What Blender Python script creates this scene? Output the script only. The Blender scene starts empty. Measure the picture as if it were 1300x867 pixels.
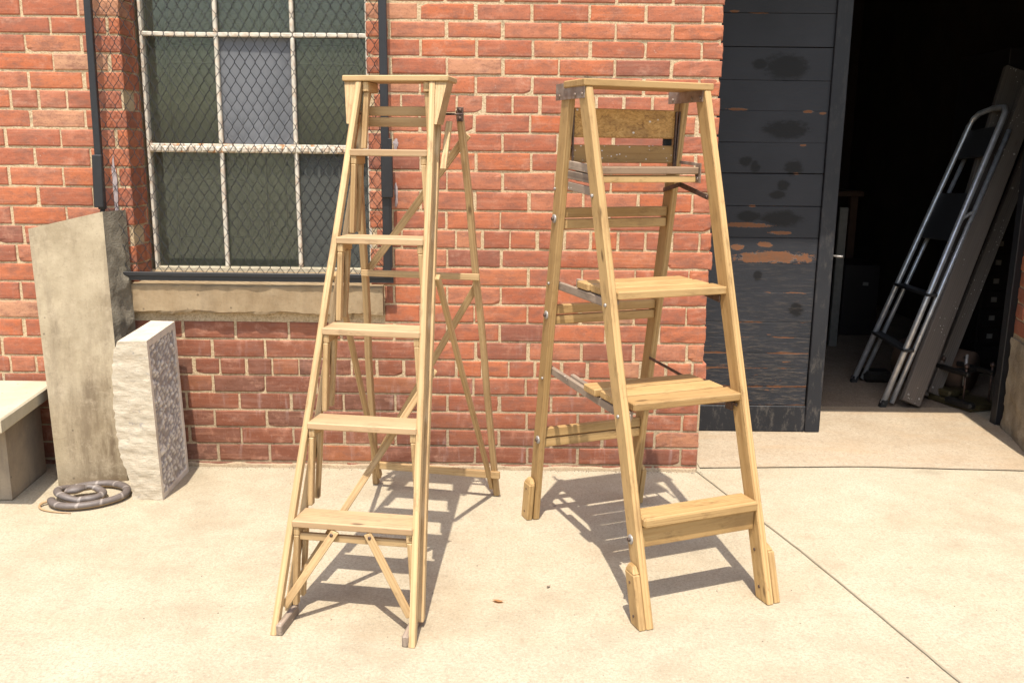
import bpy, math, random
from mathutils import Vector, noise
R = math.radians
random.seed(7)
V = Vector
sc = bpy.context.scene
col = sc.collection

# ------------------------------------------------------------------ helpers
class MB:
    """collects prisms, grids and tubes and links them as ONE mesh object"""
    def __init__(s): s.v=[]; s.f=[]; s.m=[]; s.g=[]; s.sm=[]
    def add(s, vs, fs, m=0, g=None, smooth=False):
        b=len(s.v); s.v+=[tuple(p) for p in vs]
        s.g+= g if g else [tuple(p) for p in vs]
        for q in fs: s.f.append([b+i for i in q]); s.m.append(m); s.sm.append(smooth)
    def prism(s, p0, p1, A, B, c=.002, m=0, n=1, wob=0.0, t0=1.0, t1=1.0):
        """bar from p0 to p1; section spanned by vectors A and B (full widths); chamfer c"""
        p0,p1,A,B=V(p0),V(p1),V(A),V(B); L=(p1-p0).length; ax=(p1-p0)/max(L,1e-6)
        la,lb=A.length,B.length; a,b=A/la,B/lb; c=min(c,la*.3,lb*.3,L*.3)
        off=V((random.random()*50,random.random()*50,random.random()*50))
        def ring(t,inset,tap):
            P=p0+ax*t; ha=(la/2-inset)*tap; hb=(lb/2-inset)*tap; k=max(c-inset*.5,0)*.9
            pts=[(ha-k,-hb),(ha,-hb+k),(ha,hb-k),(ha-k,hb),(-ha+k,hb),(-ha,hb-k),(-ha,-hb+k),(-ha+k,-hb)]
            dx=wob*noise.noise(P*3+off); dy=wob*noise.noise(P*3-off)
            return [P+a*(x+dx)+b*(y+dy) for x,y in pts],[(t+off.x,x+off.y,y+off.z) for x,y in pts]
        ts=[(0,c,t0)]+[(c+(L-2*c)*i/n,0,t0+(t1-t0)*i/n) for i in range(n+1)]+[(L,c,t1)]
        vs=[];gs=[]
        for t,i,tp in ts:
            q,g=ring(t,i,tp); vs+=q; gs+=g
        fs=[]; flip=(a.cross(b)).dot(ax)<0
        for r in range(len(ts)-1):
            for k in range(8):
                q=[r*8+k,r*8+(k+1)%8,(r+1)*8+(k+1)%8,(r+1)*8+k]; fs.append(q[::-1] if flip else q)
        e0=list(range(8))[::-1]; e1=[(len(ts)-1)*8+k for k in range(8)]
        fs.append(e0[::-1] if flip else e0); fs.append(e1[::-1] if flip else e1)
        s.add(vs,fs,m,gs); return s
    def box(s, a, b, c=.002, m=0, n=1, axis=None):
        """axis aligned box; grain along its longest side"""
        a,b=V(a),V(b); d=b-a; mid=(a+b)/2
        if axis is None: axis=max(range(3),key=lambda i:d[i])
        o=[i for i in range(3) if i!=axis]
        A=V((0,0,0));A[o[0]]=d[o[0]];B=V((0,0,0));B[o[1]]=d[o[1]]
        p0=mid.copy();p0[axis]=a[axis];p1=mid.copy();p1[axis]=b[axis]
        return s.prism(p0,p1,A,B,c,m,n)
    def tube(s, pts, r, n=8, m=0, caps=True, up=V((0,0,1)), flat=1.0):
        pts=[V(p) for p in pts]; rs=r if isinstance(r,(list,tuple)) else [r]*len(pts)
        vs=[];gs=[];t=0
        for i,p in enumerate(pts):
            d=(pts[min(i+1,len(pts)-1)]-pts[max(i-1,0)]).normalized()
            x=d.cross(up); x=x.normalized() if x.length>1e-4 else d.cross(V((1,0,0))).normalized(); y=x.cross(d).normalized()
            if i: t+=(p-pts[i-1]).length
            for k in range(n):
                a=2*math.pi*k/n; vs.append(p+x*math.cos(a)*rs[i]+y*math.sin(a)*rs[i]*flat); gs.append((t,math.cos(a)*.02,math.sin(a)*.02))
        fs=[[i*n+k,(i+1)*n+k,(i+1)*n+(k+1)%n,i*n+(k+1)%n] for i in range(len(pts)-1) for k in range(n)]
        if caps: fs+= [list(range(n)),[(len(pts)-1)*n+k for k in range(n)][::-1]]
        s.add(vs,fs,m,gs,True); return s
    def disc(s, c, nrm, r, h, n=16, m=0):
        c,nrm=V(c),V(nrm).normalized()
        return s.tube([c,c+nrm*h*.6,c+nrm*h],[r,r,r*.75],n,m,up=V((0.3,0.2,1)))
    def build(s, name, mats, parent=None, label=None):
        me=bpy.data.meshes.new(name); me.from_pydata(s.v,[],s.f)
        mats=mats if isinstance(mats,(list,tuple)) else [mats]
        for q in mats: me.materials.append(q)
        me.polygons.foreach_set('material_index',s.m)
        me.polygons.foreach_set('use_smooth',s.sm)
        at=me.attributes.new('gc','FLOAT_VECTOR','POINT'); at.data.foreach_set('vector',[x for g in s.g for x in g])
        me.update(); o=bpy.data.objects.new(name,me); col.objects.link(o)
        if parent: o.parent=parent
        if label: o['label']=label
        return o
def tag(o,label=None,cat=None,group=None,kind=None):
    if label:o['label']=label
    if cat:o['category']=cat
    if group:o['group']=group
    if kind:o['kind']=kind
    return o
def empty(name,loc=(0,0,0),rz=0):
    o=bpy.data.objects.new(name,None); col.objects.link(o); o.location=loc; o.rotation_euler=(0,0,rz); o.empty_display_size=.2; return o

# ------------------------------------------------------------------ materials
class N:
    def __init__(s,name):
        s.mat=bpy.data.materials.new(name); s.mat.use_nodes=True; s.t=s.mat.node_tree; s.b=s.t.nodes['Principled BSDF']; s.out=s.t.nodes['Material Output']
    def n(s,t,**k):
        x=s.t.nodes.new(t)
        for a,b in k.items(): setattr(x,a,b)
        return x
    def l(s,a,b): s.t.links.new(a,b)
    def set(s,inp,val):
        if hasattr(val,'node') or isinstance(val,bpy.types.NodeSocket): s.l(val,inp)
        else: inp.default_value=val
    def coord(s,which='Object'): return s.n('ShaderNodeTexCoord').outputs[which]
    def gc(s): return s.n('ShaderNodeAttribute',attribute_name='gc').outputs['Vector']
    def scale(s,vec,x,y,z,off=(0,0,0)):
        m=s.n('ShaderNodeMapping'); s.l(vec,m.inputs[0]); m.inputs['Scale'].default_value=(x,y,z); m.inputs['Location'].default_value=off; return m.outputs[0]
    def noise(s,vec,sc=5,det=4,rough=.55,dist=0):
        x=s.n('ShaderNodeTexNoise'); s.l(vec,x.inputs['Vector']); x.inputs['Scale'].default_value=sc; x.inputs['Detail'].default_value=det
        x.inputs['Roughness'].default_value=rough; x.inputs['Distortion'].default_value=dist; return x.outputs['Fac']
    def vor(s,vec,sc=5,feature='F1',out='Distance'):
        x=s.n('ShaderNodeTexVoronoi',feature=feature); s.l(vec,x.inputs['Vector']); x.inputs['Scale'].default_value=sc; return x.outputs[out]
    def ramp(s,fac,stops,interp='LINEAR'):
        x=s.n('ShaderNodeValToRGB'); s.l(fac,x.inputs[0]); cr=x.color_ramp; cr.interpolation=interp
        while len(cr.elements)<len(stops): cr.elements.new(.5)
        for e,(p,c) in zip(cr.elements,stops):
            e.position=p; e.color=(c if len(c)==4 else (*c,1)) if isinstance(c,(tuple,list)) else (c,c,c,1)
        return x.outputs[0]
    def mix(s,fac,a,b,mode='MIX'):
        x=s.n('ShaderNodeMix',data_type='RGBA',blend_type=mode)
        s.set(x.inputs[0],fac); s.set(x.inputs[6],a if not isinstance(a,tuple) or len(a)==4 else (*a,1)); s.set(x.inputs[7],b if not isinstance(b,tuple) or len(b)==4 else (*b,1)); return x.outputs[2]
    def math(s,op,a,b=0.0,c=None):
        x=s.n('ShaderNodeMath',operation=op); s.set(x.inputs[0],a); s.set(x.inputs[1],b)
        if c is not None: s.set(x.inputs[2],c)
        return x.outputs[0]
    def xyz(s,vec):
        x=s.n('ShaderNodeSeparateXYZ'); s.l(vec,x.inputs[0]); return x.outputs
    def maprange(s,v,a,b,c=0,d=1):
        x=s.n('ShaderNodeMapRange'); s.l(v,x.inputs[0]); x.inputs[1].default_value=a;x.inputs[2].default_value=b;x.inputs[3].default_value=c;x.inputs[4].default_value=d; return x.outputs[0]
    def bump(s,h,st=.3,dist=.002,prev=None):
        x=s.n('ShaderNodeBump'); s.l(h,x.inputs['Height']); x.inputs['Strength'].default_value=st; x.inputs['Distance'].default_value=dist
        if prev: s.l(prev,x.inputs['Normal'])
        return x.outputs[0]
    def fin(s,color,rough=.7,bump=None,metal=0,spec=.5):
        s.set(s.b.inputs['Base Color'],color if not isinstance(color,tuple) else (*color,1)); s.set(s.b.inputs['Roughness'],rough); s.set(s.b.inputs['Metallic'],metal)
        s.b.inputs['Specular IOR Level'].default_value=spec
        if bump: s.l(bump,s.b.inputs['Normal'])
        return s.mat

def wood(name,c1,c2,dark,stain=.35,white=0.0,rough=.6,knots=True):
    k=N(name); g=k.gc()
    fine=k.noise(k.scale(g,3,160,160),1,4,.6,.4)
    mid=k.noise(k.scale(g,1.6,38,38),1,3,.5,1.2)
    ring=k.n('ShaderNodeTexWave',wave_type='BANDS',bands_direction='Y'); k.l(k.scale(g,1.2,26,26),ring.inputs[0]); ring.inputs['Scale'].default_value=1.1; ring.inputs['Distortion'].default_value=5; ring.inputs['Detail'].default_value=2; ring.inputs['Detail Scale'].default_value=.6
    f=k.math('ADD',k.math('MULTIPLY',fine,.35),k.math('ADD',k.math('MULTIPLY',mid,.4),k.math('MULTIPLY',ring.outputs[1],.25)))
    c=k.ramp(f,[(.25,c2),(.5,c1),(.75,tuple(min(1,x*1.12) for x in c1))])
    blot=k.noise(k.scale(g,5,16,16),1,4,.65)
    c=k.mix(k.maprange(blot,.52,.78,0,stain),c,dark)
    streak=k.noise(k.scale(g,2.2,210,210),1,2,.5)
    c=k.mix(k.maprange(streak,.62,.74,0,.65),c,dark)
    dirt=k.noise(k.scale(g,11,42,42),1,6,.8); c=k.mix(k.maprange(dirt,.54,.68,0,.6),c,tuple(x*.7 for x in dark))
    oi=k.n('ShaderNodeObjectInfo').outputs['Random']; c=k.mix(k.maprange(oi,0,1,0,.42),c,k.mix(.5,tuple(x*.8 for x in c2),dark))
    edg=k.noise(k.scale(g,1.1,7,7),1,2,.5); c=k.mix(k.maprange(edg,.5,.7,0,.35),c,tuple(x*.8 for x in c2))
    if knots:
        vd=k.vor(k.scale(g,4.0,11,11),1)
        c=k.mix(k.maprange(vd,.10,.05,0,.75),c,tuple(x*.35 for x in dark))
    if white:
        sp=k.math('MULTIPLY',k.maprange(k.vor(k.scale(g,50,70,70),1),.16,.10),k.maprange(k.noise(k.scale(g,6,9,9),1,2),.56-white*.05,.62-white*.05))
        c=k.mix(k.math('MULTIPLY',sp,.8),c,(.75,.72,.66))
    b=k.bump(f,.35,.0012); return k.fin(c,rough,b,spec=.3)
M={}
M['pale']=wood('pale_wood',(.51,.355,.18),(.37,.23,.10),(.23,.125,.055),.6)
M['gold']=wood('golden_wood',(.49,.32,.14),(.34,.20,.072),(.17,.09,.035),.7,0)
M['step']=wood('worn_step_wood',(.48,.33,.185),(.37,.235,.12),(.25,.15,.085),.6,0,.7)
M['bench_wood']=wood('rough_slat_wood',(.40,.235,.085),(.26,.135,.04),(.13,.07,.03),.6,1.6)
M['grey']=wood('weathered_grey_wood',(.36,.28,.21),(.19,.14,.105),(.09,.07,.055),.7,.8,.8)
M['darkpl']=wood('dark_plank_wood',(.125,.108,.094),(.075,.064,.055),(.19,.15,.12),.5,.2,.5)

k=N('rough_splintered_board'); g=k.gc(); a=k.noise(k.scale(g,45,80,80),1,6,.75,1.5); b_=k.noise(k.scale(g,6,14,14),1,3)
c=k.ramp(a,[(.3,(.18,.09,.03)),(.5,(.52,.285,.085)),(.7,(.68,.44,.18))]); c=k.mix(k.maprange(b_,.5,.7,0,.5),c,(.20,.11,.045))
spk=k.vor(k.scale(g,20,26,26),1); c=k.mix(k.maprange(spk,.10,.07,0,.85),c,(.72,.70,.66))
M['rough']=k.fin(c,.7,k.bump(a,.9,.004))

M['seatw']=wood('brown_seat_wood',(.30,.205,.13),(.20,.13,.08),(.11,.07,.045),.6,.3)
def simple(name,c,rough=.5,metal=0,var=.25,sc=30,bst=.1,c2=None):
    k=N(name); o=k.coord(); f=k.noise(o,sc,4,.6)
    d=c2 or tuple(x*(1-var) for x in c)
    return k.fin(k.mix(k.maprange(f,.3,.7),d,c),rough,k.bump(f,bst,.001),metal)
M['steel']=simple('dull_steel',(.36,.30,.25),.5,.35,.5,30,.15,(.20,.13,.09))
M['rustmetal']=simple('dark_rusty_metal',(.16,.10,.075),.55,.6,.5,80,.2,(.06,.045,.04))
M['washer']=simple('washer_steel',(.42,.39,.36),.45,.35,.4,90)
M['alu']=simple('aluminium',(.62,.63,.65),.33,.55,.35,25,.05)
M['blackpaint']=simple('black_paint',(.016,.016,.018),.45,0,.3,40,.15)
M['tread']=simple('dark_tread',(.03,.03,.032),.5,0,.3,60)
M['rubber']=simple('black_rubber',(.01,.01,.01),.6)
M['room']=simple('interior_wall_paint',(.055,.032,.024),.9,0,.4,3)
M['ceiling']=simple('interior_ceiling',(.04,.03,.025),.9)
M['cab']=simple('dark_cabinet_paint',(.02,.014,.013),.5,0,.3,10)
M['tagc']=simple('paper_tag',(.30,.27,.24),.8)
M['castiron']=simple('cast_iron',(.05,.045,.04),.5,.7,.4,50)
M['brass']=simple('oily_brass_paint',(.13,.10,.045),.45,.5,.5,40)
M['roll']=simple('tan_drum_paper',(.16,.095,.06),.8,0,.2,8)
M['whitepost']=simple('old_cream_paint',(.20,.185,.16),.7,0,.3,20)
M['sheen']=simple('interior_table_wood',(.10,.045,.02),.6,0,.3,12)
M['shutter']=simple('green_shutter_paint',(.12,.13,.085),.6,0,.35,9,.1,(.055,.062,.042))
M['caulk']=simple('joint_filler',(.30,.25,.17),.9,0,.2,60,.1)
M['gritc']=simple('brown_grit',(.22,.165,.115),.9,0,.6,300)
M['leaf']=simple('dry_leaf',(.35,.17,.06),.8)
M['paintwhite']=simple('smeared_white_putty',(.46,.38,.37),.8,0,.3,50,.4)

# bricks
k=N('red_brick'); o=k.coord(); ri=k.n('ShaderNodeNewGeometry').outputs['Random Per Island']
c=k.ramp(ri,[(0,(.23,.075,.052)),(.10,(.38,.105,.052)),(.35,(.35,.105,.060)),(.5,(.47,.135,.056)),(.65,(.39,.125,.070)),(.8,(.46,.165,.090)),(.93,(.45,.110,.040)),(1,(.50,.27,.16))])
z=k.xyz(o)[2]
# grime of the splash zone and the stained panel under the window
lown=k.math('ADD',z,k.math('MULTIPLY',k.math('SUBTRACT',k.noise(o,2.2,3),.5),.75))
xx=k.xyz(o)[0]; wy_=k.math('MULTIPLY',k.maprange(xx,-1.62,-1.5),k.maprange(xx,-.25,-.55)); off=k.math('MULTIPLY',wy_,.50)
dk=k.maprange(k.math('SUBTRACT',lown,off),.48,-.05,0,.96)
c=k.mix(dk,c,k.ramp(ri,[(0,(.085,.036,.027)),(.25,(.18,.052,.028)),(.55,(.135,.040,.026)),(.8,(.22,.064,.032)),(.93,(.07,.040,.036)),(1,(.30,.095,.04))]))
va_=k.n('ShaderNodeVectorMath',operation='ADD'); k.l(o,va_.inputs[0]); cmb=k.n('ShaderNodeCombineXYZ'); k.l(k.math('MULTIPLY',ri,37.0),cmb.inputs[0]); k.l(k.math('MULTIPLY',ri,91.0),cmb.inputs[2]); k.l(cmb.outputs[0],va_.inputs[1]); ob=va_.outputs[0]
b1=k.noise(k.scale(ob,11,11,24),1,6,.75); c=k.mix(k.maprange(b1,.46,.62,0,.72),c,(.20,.088,.066)); b6=k.noise(k.scale(ob,16,16,9),1,5,.7); c=k.mix(k.maprange(b6,.55,.70,0,.5),c,(.50,.23,.15)); b4=k.noise(k.scale(o,55,55,90),1,5,.8); c=k.mix(k.maprange(b4,.55,.68,0,.45),c,(.13,.055,.045)); b5=k.noise(k.scale(o,42,42,70,(3,3,3)),1,5,.8); c=k.mix(k.maprange(b5,.60,.72,0,.5),c,(.56,.33,.23))
b2=k.noise(k.scale(o,3,3,60),1,4,.6); c=k.mix(k.maprange(b2,.52,.75,0,.32),c,(.60,.30,.20))
pl=k.noise(k.scale(o,9,9,16),1,5,.7); c=k.mix(k.maprange(pl,.56,.70,0,.42),c,(.60,.33,.23))
# efflorescence: vertical milky runs on low bricks
ef=k.noise(k.scale(o,34,20,5),1,3,.6); c=k.mix(k.math('MULTIPLY',k.maprange(ef,.58,.74,0,.32),k.maprange(z,.85,.25,.06,1)),c,(.44,.35,.33))
sc_=k.noise(k.scale(o,60,30,26),1,3,.8,2.5); c=k.mix(k.maprange(sc_,.69,.72,0,.5),c,(.62,.50,.43))
fs=k.noise(o,170,3,.7); c=k.mix(k.maprange(fs,.57,.72,0,.5),c,(.09,.025,.018))
c=k.mix(.14,c,(.34,.20,.12))
hg=k.math('ADD',k.math('MULTIPLY',k.noise(o,60,5,.65),.7),k.math('MULTIPLY',fs,.3))
M['brick']=k.fin(c,.88,k.bump(hg,.55,.003),spec=.2)
k=N('mortar'); o=k.coord(); a=k.noise(o,140,4,.7); z=k.xyz(o)[2]
c=k.ramp(a,[(.3,(.33,.235,.14)),(.5,(.53,.40,.245)),(.7,(.64,.51,.345))])
c=k.mix(k.maprange(k.math('ADD',z,k.math('MULTIPLY',k.noise(o,5,3),.5)),.75,.2,0,.6),c,(.20,.155,.115))
c=k.mix(k.maprange(k.noise(o,16,4,.7),.62,.72,0,.6),c,(.09,.065,.05))
M['mortar']=k.fin(c,.95,k.bump(a,.9,.004),spec=.1)
# concrete of the yard
def concrete(name,c1,c2,c3,orange=0.0,swirl=.16):
    k=N(name); o=k.coord()
    big=k.noise(o,1.1,4,.6); mid=k.noise(o,6,5,.65); fine=k.noise(o,260,3,.75); grit=k.vor(o,150)
    c=k.ramp(k.math('ADD',k.math('MULTIPLY',big,.5),k.math('MULTIPLY',mid,.5)),[(.35,c2),(.5,c1),(.66,c3)])
    gm_=k.noise(o,120,4,.85); c=k.mix(k.maprange(gm_,.49,.36,0,.85),c,tuple(x*.62 for x in c1)); c=k.mix(k.maprange(gm_,.54,.70,0,.5),c,(.56,.50,.41))
    c=k.mix(k.maprange(fine,.38,.30,0,.55),c,tuple(x*.45 for x in c1))
    c=k.mix(k.maprange(fine,.60,.74,0,.5),c,(.60,.54,.45))
    c=k.mix(k.maprange(k.noise(o,42,5,.8),.52,.66,0,.42),c,tuple(x*.55 for x in c1))
    if orange: c=k.mix(k.math('MULTIPLY',k.maprange(k.noise(k.scale(o,1.5,5,1),1,5,.7),.48,.72,0,1),orange),c,(.40,.26,.14))
    st=k.noise(o,3.1,5,.75,.6); c=k.mix(k.maprange(st,.60,.75,0,.35),c,tuple(x*.66 for x in c2))
    sp=k.vor(k.scale(o,1,1,1,(3,1,0)),4.5); spn=k.noise(o,60,2); c=k.mix(k.maprange(k.math('ADD',sp,k.math('MULTIPLY',spn,.05)),.052,.042,0,.8),c,(.10,.075,.06))
    s2=k.vor(k.scale(o,1,1,1,(7,5,0)),15); c=k.mix(k.maprange(k.math('ADD',s2,k.math('MULTIPLY',spn,.05)),.060,.046,0,.55),c,(.17,.125,.09)); wv=k.n('ShaderNodeTexWave',wave_type='RINGS',rings_direction='Z'); dn=k.n('ShaderNodeTexNoise'); k.l(o,dn.inputs[0]); dn.inputs['Scale'].default_value=1.6; dn.inputs['Detail'].default_value=2
    va=k.n('ShaderNodeVectorMath',operation='ADD'); k.l(o,va.inputs[0]); k.l(dn.outputs['Color'],va.inputs[1]); k.l(va.outputs[0],wv.inputs[0]); wv.inputs['Scale'].default_value=17; wv.inputs['Distortion'].default_value=9; wv.inputs['Detail'].default_value=4; wv.inputs['Detail Scale'].default_value=2.2
    h=k.math('ADD',k.math('MULTIPLY',fine,.8),k.math('MULTIPLY',k.math('POWER',wv.outputs[1],3.0),swirl))
    b=k.bump(h,.75,.0024); b=k.bump(mid,.2,.004,b)
    return k.fin(c,.85,b,spec=.25)
M['ground']=concrete('yard_concrete',(.405,.346,.245),(.325,.268,.183),(.455,.398,.293),.16)
M['thresh']=concrete('threshold_concrete',(.40,.32,.225),(.35,.265,.175),(.43,.35,.25),.45,.1)
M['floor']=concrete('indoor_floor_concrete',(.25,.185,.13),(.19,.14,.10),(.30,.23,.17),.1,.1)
def stone(name,c1,c2,dark,sc=6,bs=.5,pit=True,ver=.3,bd=.004):
    k=N(name); o=k.coord(); a=k.noise(o,sc,6,.65); f=k.noise(o,120,4,.7); v=k.noise(k.scale(o,14,14,1.6),1,4,.65)
    c=k.mix(k.maprange(a,.35,.65),c2,c1); c=k.mix(k.maprange(v,.5,.72,0,ver),c,dark); c=k.mix(k.maprange(f,.55,.75,0,.35),c,dark)
    if pit: c=k.mix(k.maprange(k.vor(o,16),.09,.05,0,.6),c,tuple(x*.5 for x in dark))
    return k.fin(c,.9,k.bump(k.math('ADD',a,k.math('MULTIPLY',f,.35)),bs,bd),spec=.2)
M['sill']=stone('sandstone_sill',(.36,.27,.165),(.28,.20,.115),(.15,.11,.07),12,.7)
M['slab']=stone('stained_slab_concrete',(.37,.285,.18),(.27,.20,.12),(.115,.08,.05),4,.35,True,.8)
k=N('lichen_slab_concrete'); o=k.coord(); q=k.xyz(o); a=k.noise(o,6,6,.65); f=k.noise(o,110,4,.7); v=k.noise(k.scale(o,11,11,2.2),1,5,.7)
c=k.mix(k.maprange(a,.35,.65),(.30,.24,.155),(.44,.365,.25)); reg=k.math('MULTIPLY',k.maprange(k.math('ADD',q[0],k.math('MULTIPLY',a,.25)),-1.66,-1.48),k.maprange(k.math('ADD',q[2],k.math('MULTIPLY',v,.3)),1.15,.45))
c=k.mix(k.math('MULTIPLY',k.maprange(v,.36,.6),k.math('MULTIPLY',reg,.85)),c,(.115,.075,.042)); c=k.mix(k.maprange(k.math('ADD',q[2],k.math('MULTIPLY',v,.22)),.20,.08,0,.7),c,(.10,.072,.045))
c=k.mix(k.maprange(v,.50,.66,0,.55),c,(.16,.12,.08)); c=k.mix(k.maprange(k.noise(o,23,5,.75),.5,.66,0,.45),c,(.44,.36,.25)); c=k.mix(k.maprange(f,.55,.72,0,.4),c,(.17,.125,.08)); c=k.mix(k.maprange(k.vor(o,16),.09,.05,0,.6),c,(.08,.06,.045))
M['slab']=k.fin(c,.9,k.bump(k.math('ADD',a,k.math('MULTIPLY',f,.4)),.5,.004),spec=.2)
M['slabedge']=stone('rough_slab_edge',(.22,.19,.14),(.14,.12,.09),(.07,.06,.05),14,1,True,.5,.012)
M['white_stone']=stone('pale_limestone',(.60,.54,.43),(.50,.43,.33),(.25,.21,.19),18,.9,False,.3,.008)
k=N('chiselled_limestone'); o=k.coord(); d_=k.xyz(k.gc())[2]; a=k.noise(o,24,5,.7); c=k.mix(k.maprange(k.math('ADD',d_,k.math('MULTIPLY',k.math('SUBTRACT',a,.5),.012)),-.001,-.0065,0,.9),(.64,.58,.50),(.27,.245,.235))  # shade of the tooled recesses put into the colour, darker with relief depth
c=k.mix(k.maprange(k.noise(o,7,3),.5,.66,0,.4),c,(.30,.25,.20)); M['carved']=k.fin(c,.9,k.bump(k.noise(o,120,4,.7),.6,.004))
M['benchc']=stone('bench_concrete',(.50,.44,.32),(.41,.36,.26),(.24,.20,.15),5,.3,True,.2)
M['benchleg']=stone('bench_leg_concrete',(.34,.27,.19),(.22,.175,.13),(.14,.11,.085),5,.3,True,.6)
M['plinth']=stone('rough_plinth_concrete',(.36,.30,.22),(.23,.185,.13),(.12,.095,.07),9,1,True,.25,.012)
# peeling black door paint
k=N('peeling_black_paint'); o=k.coord(); g=k.gc(); z=k.xyz(o)[2]
base=k.mix(k.noise(o,5,4),(.018,.019,.022),(.034,.035,.041))
nb=k.noise(k.scale(o,22,22,46),1,6,.8); q_=k.xyz(o)
def spots(L,amp):
    m_=None
    for (x,zz,a,b) in L:
        dd=k.math('SQRT',k.math('ADD',k.math('POWER',k.math('DIVIDE',k.math('SUBTRACT',q_[0],x),a),2.0),k.math('POWER',k.math('DIVIDE',k.math('SUBTRACT',q_[2],zz),b),2.0)))
        m_=dd if m_ is None else k.math('MINIMUM',m_,dd)
    return k.math('ADD',m_,k.math('MULTIPLY',k.math('SUBTRACT',nb,.5),amp))
base=k.mix(k.maprange(spots([(1.211, 1.408, 0.1047, 0.0397), (1.195, 1.674, 0.0939, 0.0542), (1.259, 1.243, 0.0397, 0.0361), (1.085, 1.244, 0.0217, 0.0253), (1.041, 1.268, 0.0289, 0.0217), (1.218, 1.165, 0.0289, 0.0253), (1.197, 1.12, 0.0397, 0.0181), (1.222, 1.014, 0.0975, 0.0361), (1.068, 1.022, 0.0578, 0.0253), (1.319, 0.597, 0.0325, 0.0325), (1.129, 0.749, 0.0217, 0.0217), (1.076, 1.686, 0.0361, 0.0217)],1.8),1.15,.75,0,.85),base,(.006,.0055,.0055))
pspot=spots([(1.195, 0.837, 0.1769, 0.0235), (1.07, 0.983, 0.1011, 0.0108), (1.223, 0.949, 0.0505, 0.0079), (1.155, 0.895, 0.0325, 0.0108), (1.03, 0.882, 0.0325, 0.0126), (0.995, 1.494, 0.0433, 0.0058), (1.306, 1.487, 0.0253, 0.0065), (1.37, 1.481, 0.0144, 0.0051), (1.293, 1.34, 0.0144, 0.0043), (0.948, 1.905, 0.0217, 0.0054), (1.082, 1.069, 0.0181, 0.0054), (1.275, 1.215, 0.0108, 0.0043)],3.2)
low=k.maprange(z,1.0,.15,0,1)
dirt=k.noise(k.scale(o,14,14,90),1,5,.7); base=k.mix(k.math('MULTIPLY',k.maprange(dirt,.5,.68,0,.75),low),base,(.12,.095,.075))
pe=k.noise(k.scale(o,5,5,26),1,5,.7,.5)
gz=k.xyz(k.coord('Generated'))[2]; ed=k.maprange(k.math('ABSOLUTE',k.math('SUBTRACT',gz,.5)),.42,.5,0,.22)
th=k.math('SUBTRACT',k.math('SUBTRACT',.80,ed),k.math('MULTIPLY',low,.195)); e=k.xyz(g)[1]
pm=k.n('ShaderNodeMath',operation='GREATER_THAN'); k.l(pe,pm.inputs[0]); k.l(th,pm.inputs[1])
ecol=k.mix(k.noise(o,40,3),(.20,.075,.03),(.12,.075,.05)); pm=k.n('ShaderNodeMath',operation='MAXIMUM'); pm2=k.n('ShaderNodeMath',operation='GREATER_THAN'); k.l(pe,pm2.inputs[0]); k.l(th,pm2.inputs[1]); pm3=k.n('ShaderNodeMath',operation='LESS_THAN'); k.l(pspot,pm3.inputs[0]); pm3.inputs[1].default_value=1.0; k.l(pm2.outputs[0],pm.inputs[0]); k.l(pm3.outputs[0],pm.inputs[1]); rimm=k.math('MULTIPLY',k.maprange(pspot,1.0,1.12,1,0),k.maprange(nb,.45,.6,0,.7)); base=k.mix(rimm,base,(.30,.28,.25)); c=k.mix(pm.outputs[0],base,ecol)
hb=k.math('ADD',k.math('MULTIPLY',pe,.6),k.math('MULTIPLY',k.math('MULTIPLY',dirt,low),1.3))
M['door']=k.fin(c,k.mix(pm.outputs[0],(.55,.55,.55),(.9,.9,.9)),k.bump(hb,.6,.005),spec=.22)
k=N('scuffed_black_paint'); o=k.coord(); z=k.xyz(o)[2]; a=k.noise(k.scale(o,30,30,12),1,5,.8); b_=k.noise(o,4,3)
c=k.mix(b_,(.012,.0125,.015),(.026,.027,.031)); c=k.mix(k.math('MULTIPLY',k.maprange(a,.52,.70,0,.7),k.maprange(z,1.1,.1,.25,1)),c,(.12,.105,.09))
M['stile']=k.fin(c,.5,k.bump(a,.4,.002),spec=.25)
# rusty white window paint
def rusty(name,amt):
    k=N(name); o=k.coord(); a=k.noise(o,26,5,.7); b=k.noise(k.scale(o,60,60,25),1,4,.7)
    c=k.mix(k.maprange(a,.5,.62,0,amt),(.62,.57,.47),(.50,.22,.07)); c=k.mix(k.maprange(b,.58,.68,0,amt),c,(.17,.075,.035))
    return k.fin(c,.75,k.bump(a,.5,.002))
M['frame2']=rusty('cream_paint_blocks',.30); M['frame']=rusty('flaking_white_frame',.34); M['rustbar']=rusty('rusty_white_bar',.95)
# glass
k=N('window_glass'); gl=k.n('ShaderNodeBsdfGlossy'); gl.inputs['Roughness'].default_value=.03; gl.inputs['Color'].default_value=(.85,.9,.88,1)
tr=k.n('ShaderNodeBsdfTransparent'); tr.inputs['Color'].default_value=(.84,.86,.78,1); fr=k.n('ShaderNodeFresnel'); fr.inputs[0].default_value=1.5
df=k.n('ShaderNodeBsdfDiffuse'); df.inputs['Color'].default_value=(.25,.26,.21,1)
m1=k.n('ShaderNodeMixShader'); m1.inputs[0].default_value=.13; k.l(tr.outputs[0],m1.inputs[1]); k.l(df.outputs[0],m1.inputs[2])
m2=k.n('ShaderNodeMixShader'); k.l(fr.outputs[0],m2.inputs[0]); k.l(m1.outputs[0],m2.inputs[1]); k.l(gl.outputs[0],m2.inputs[2]); k.l(m2.outputs[0],k.out.inputs[0]); M['glass']=k.mat
k=N('hazy_plastic_pane'); tr=k.n('ShaderNodeBsdfTransparent'); tr.inputs['Color'].default_value=(.7,.75,.8,1); df=k.n('ShaderNodeBsdfDiffuse')
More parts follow.
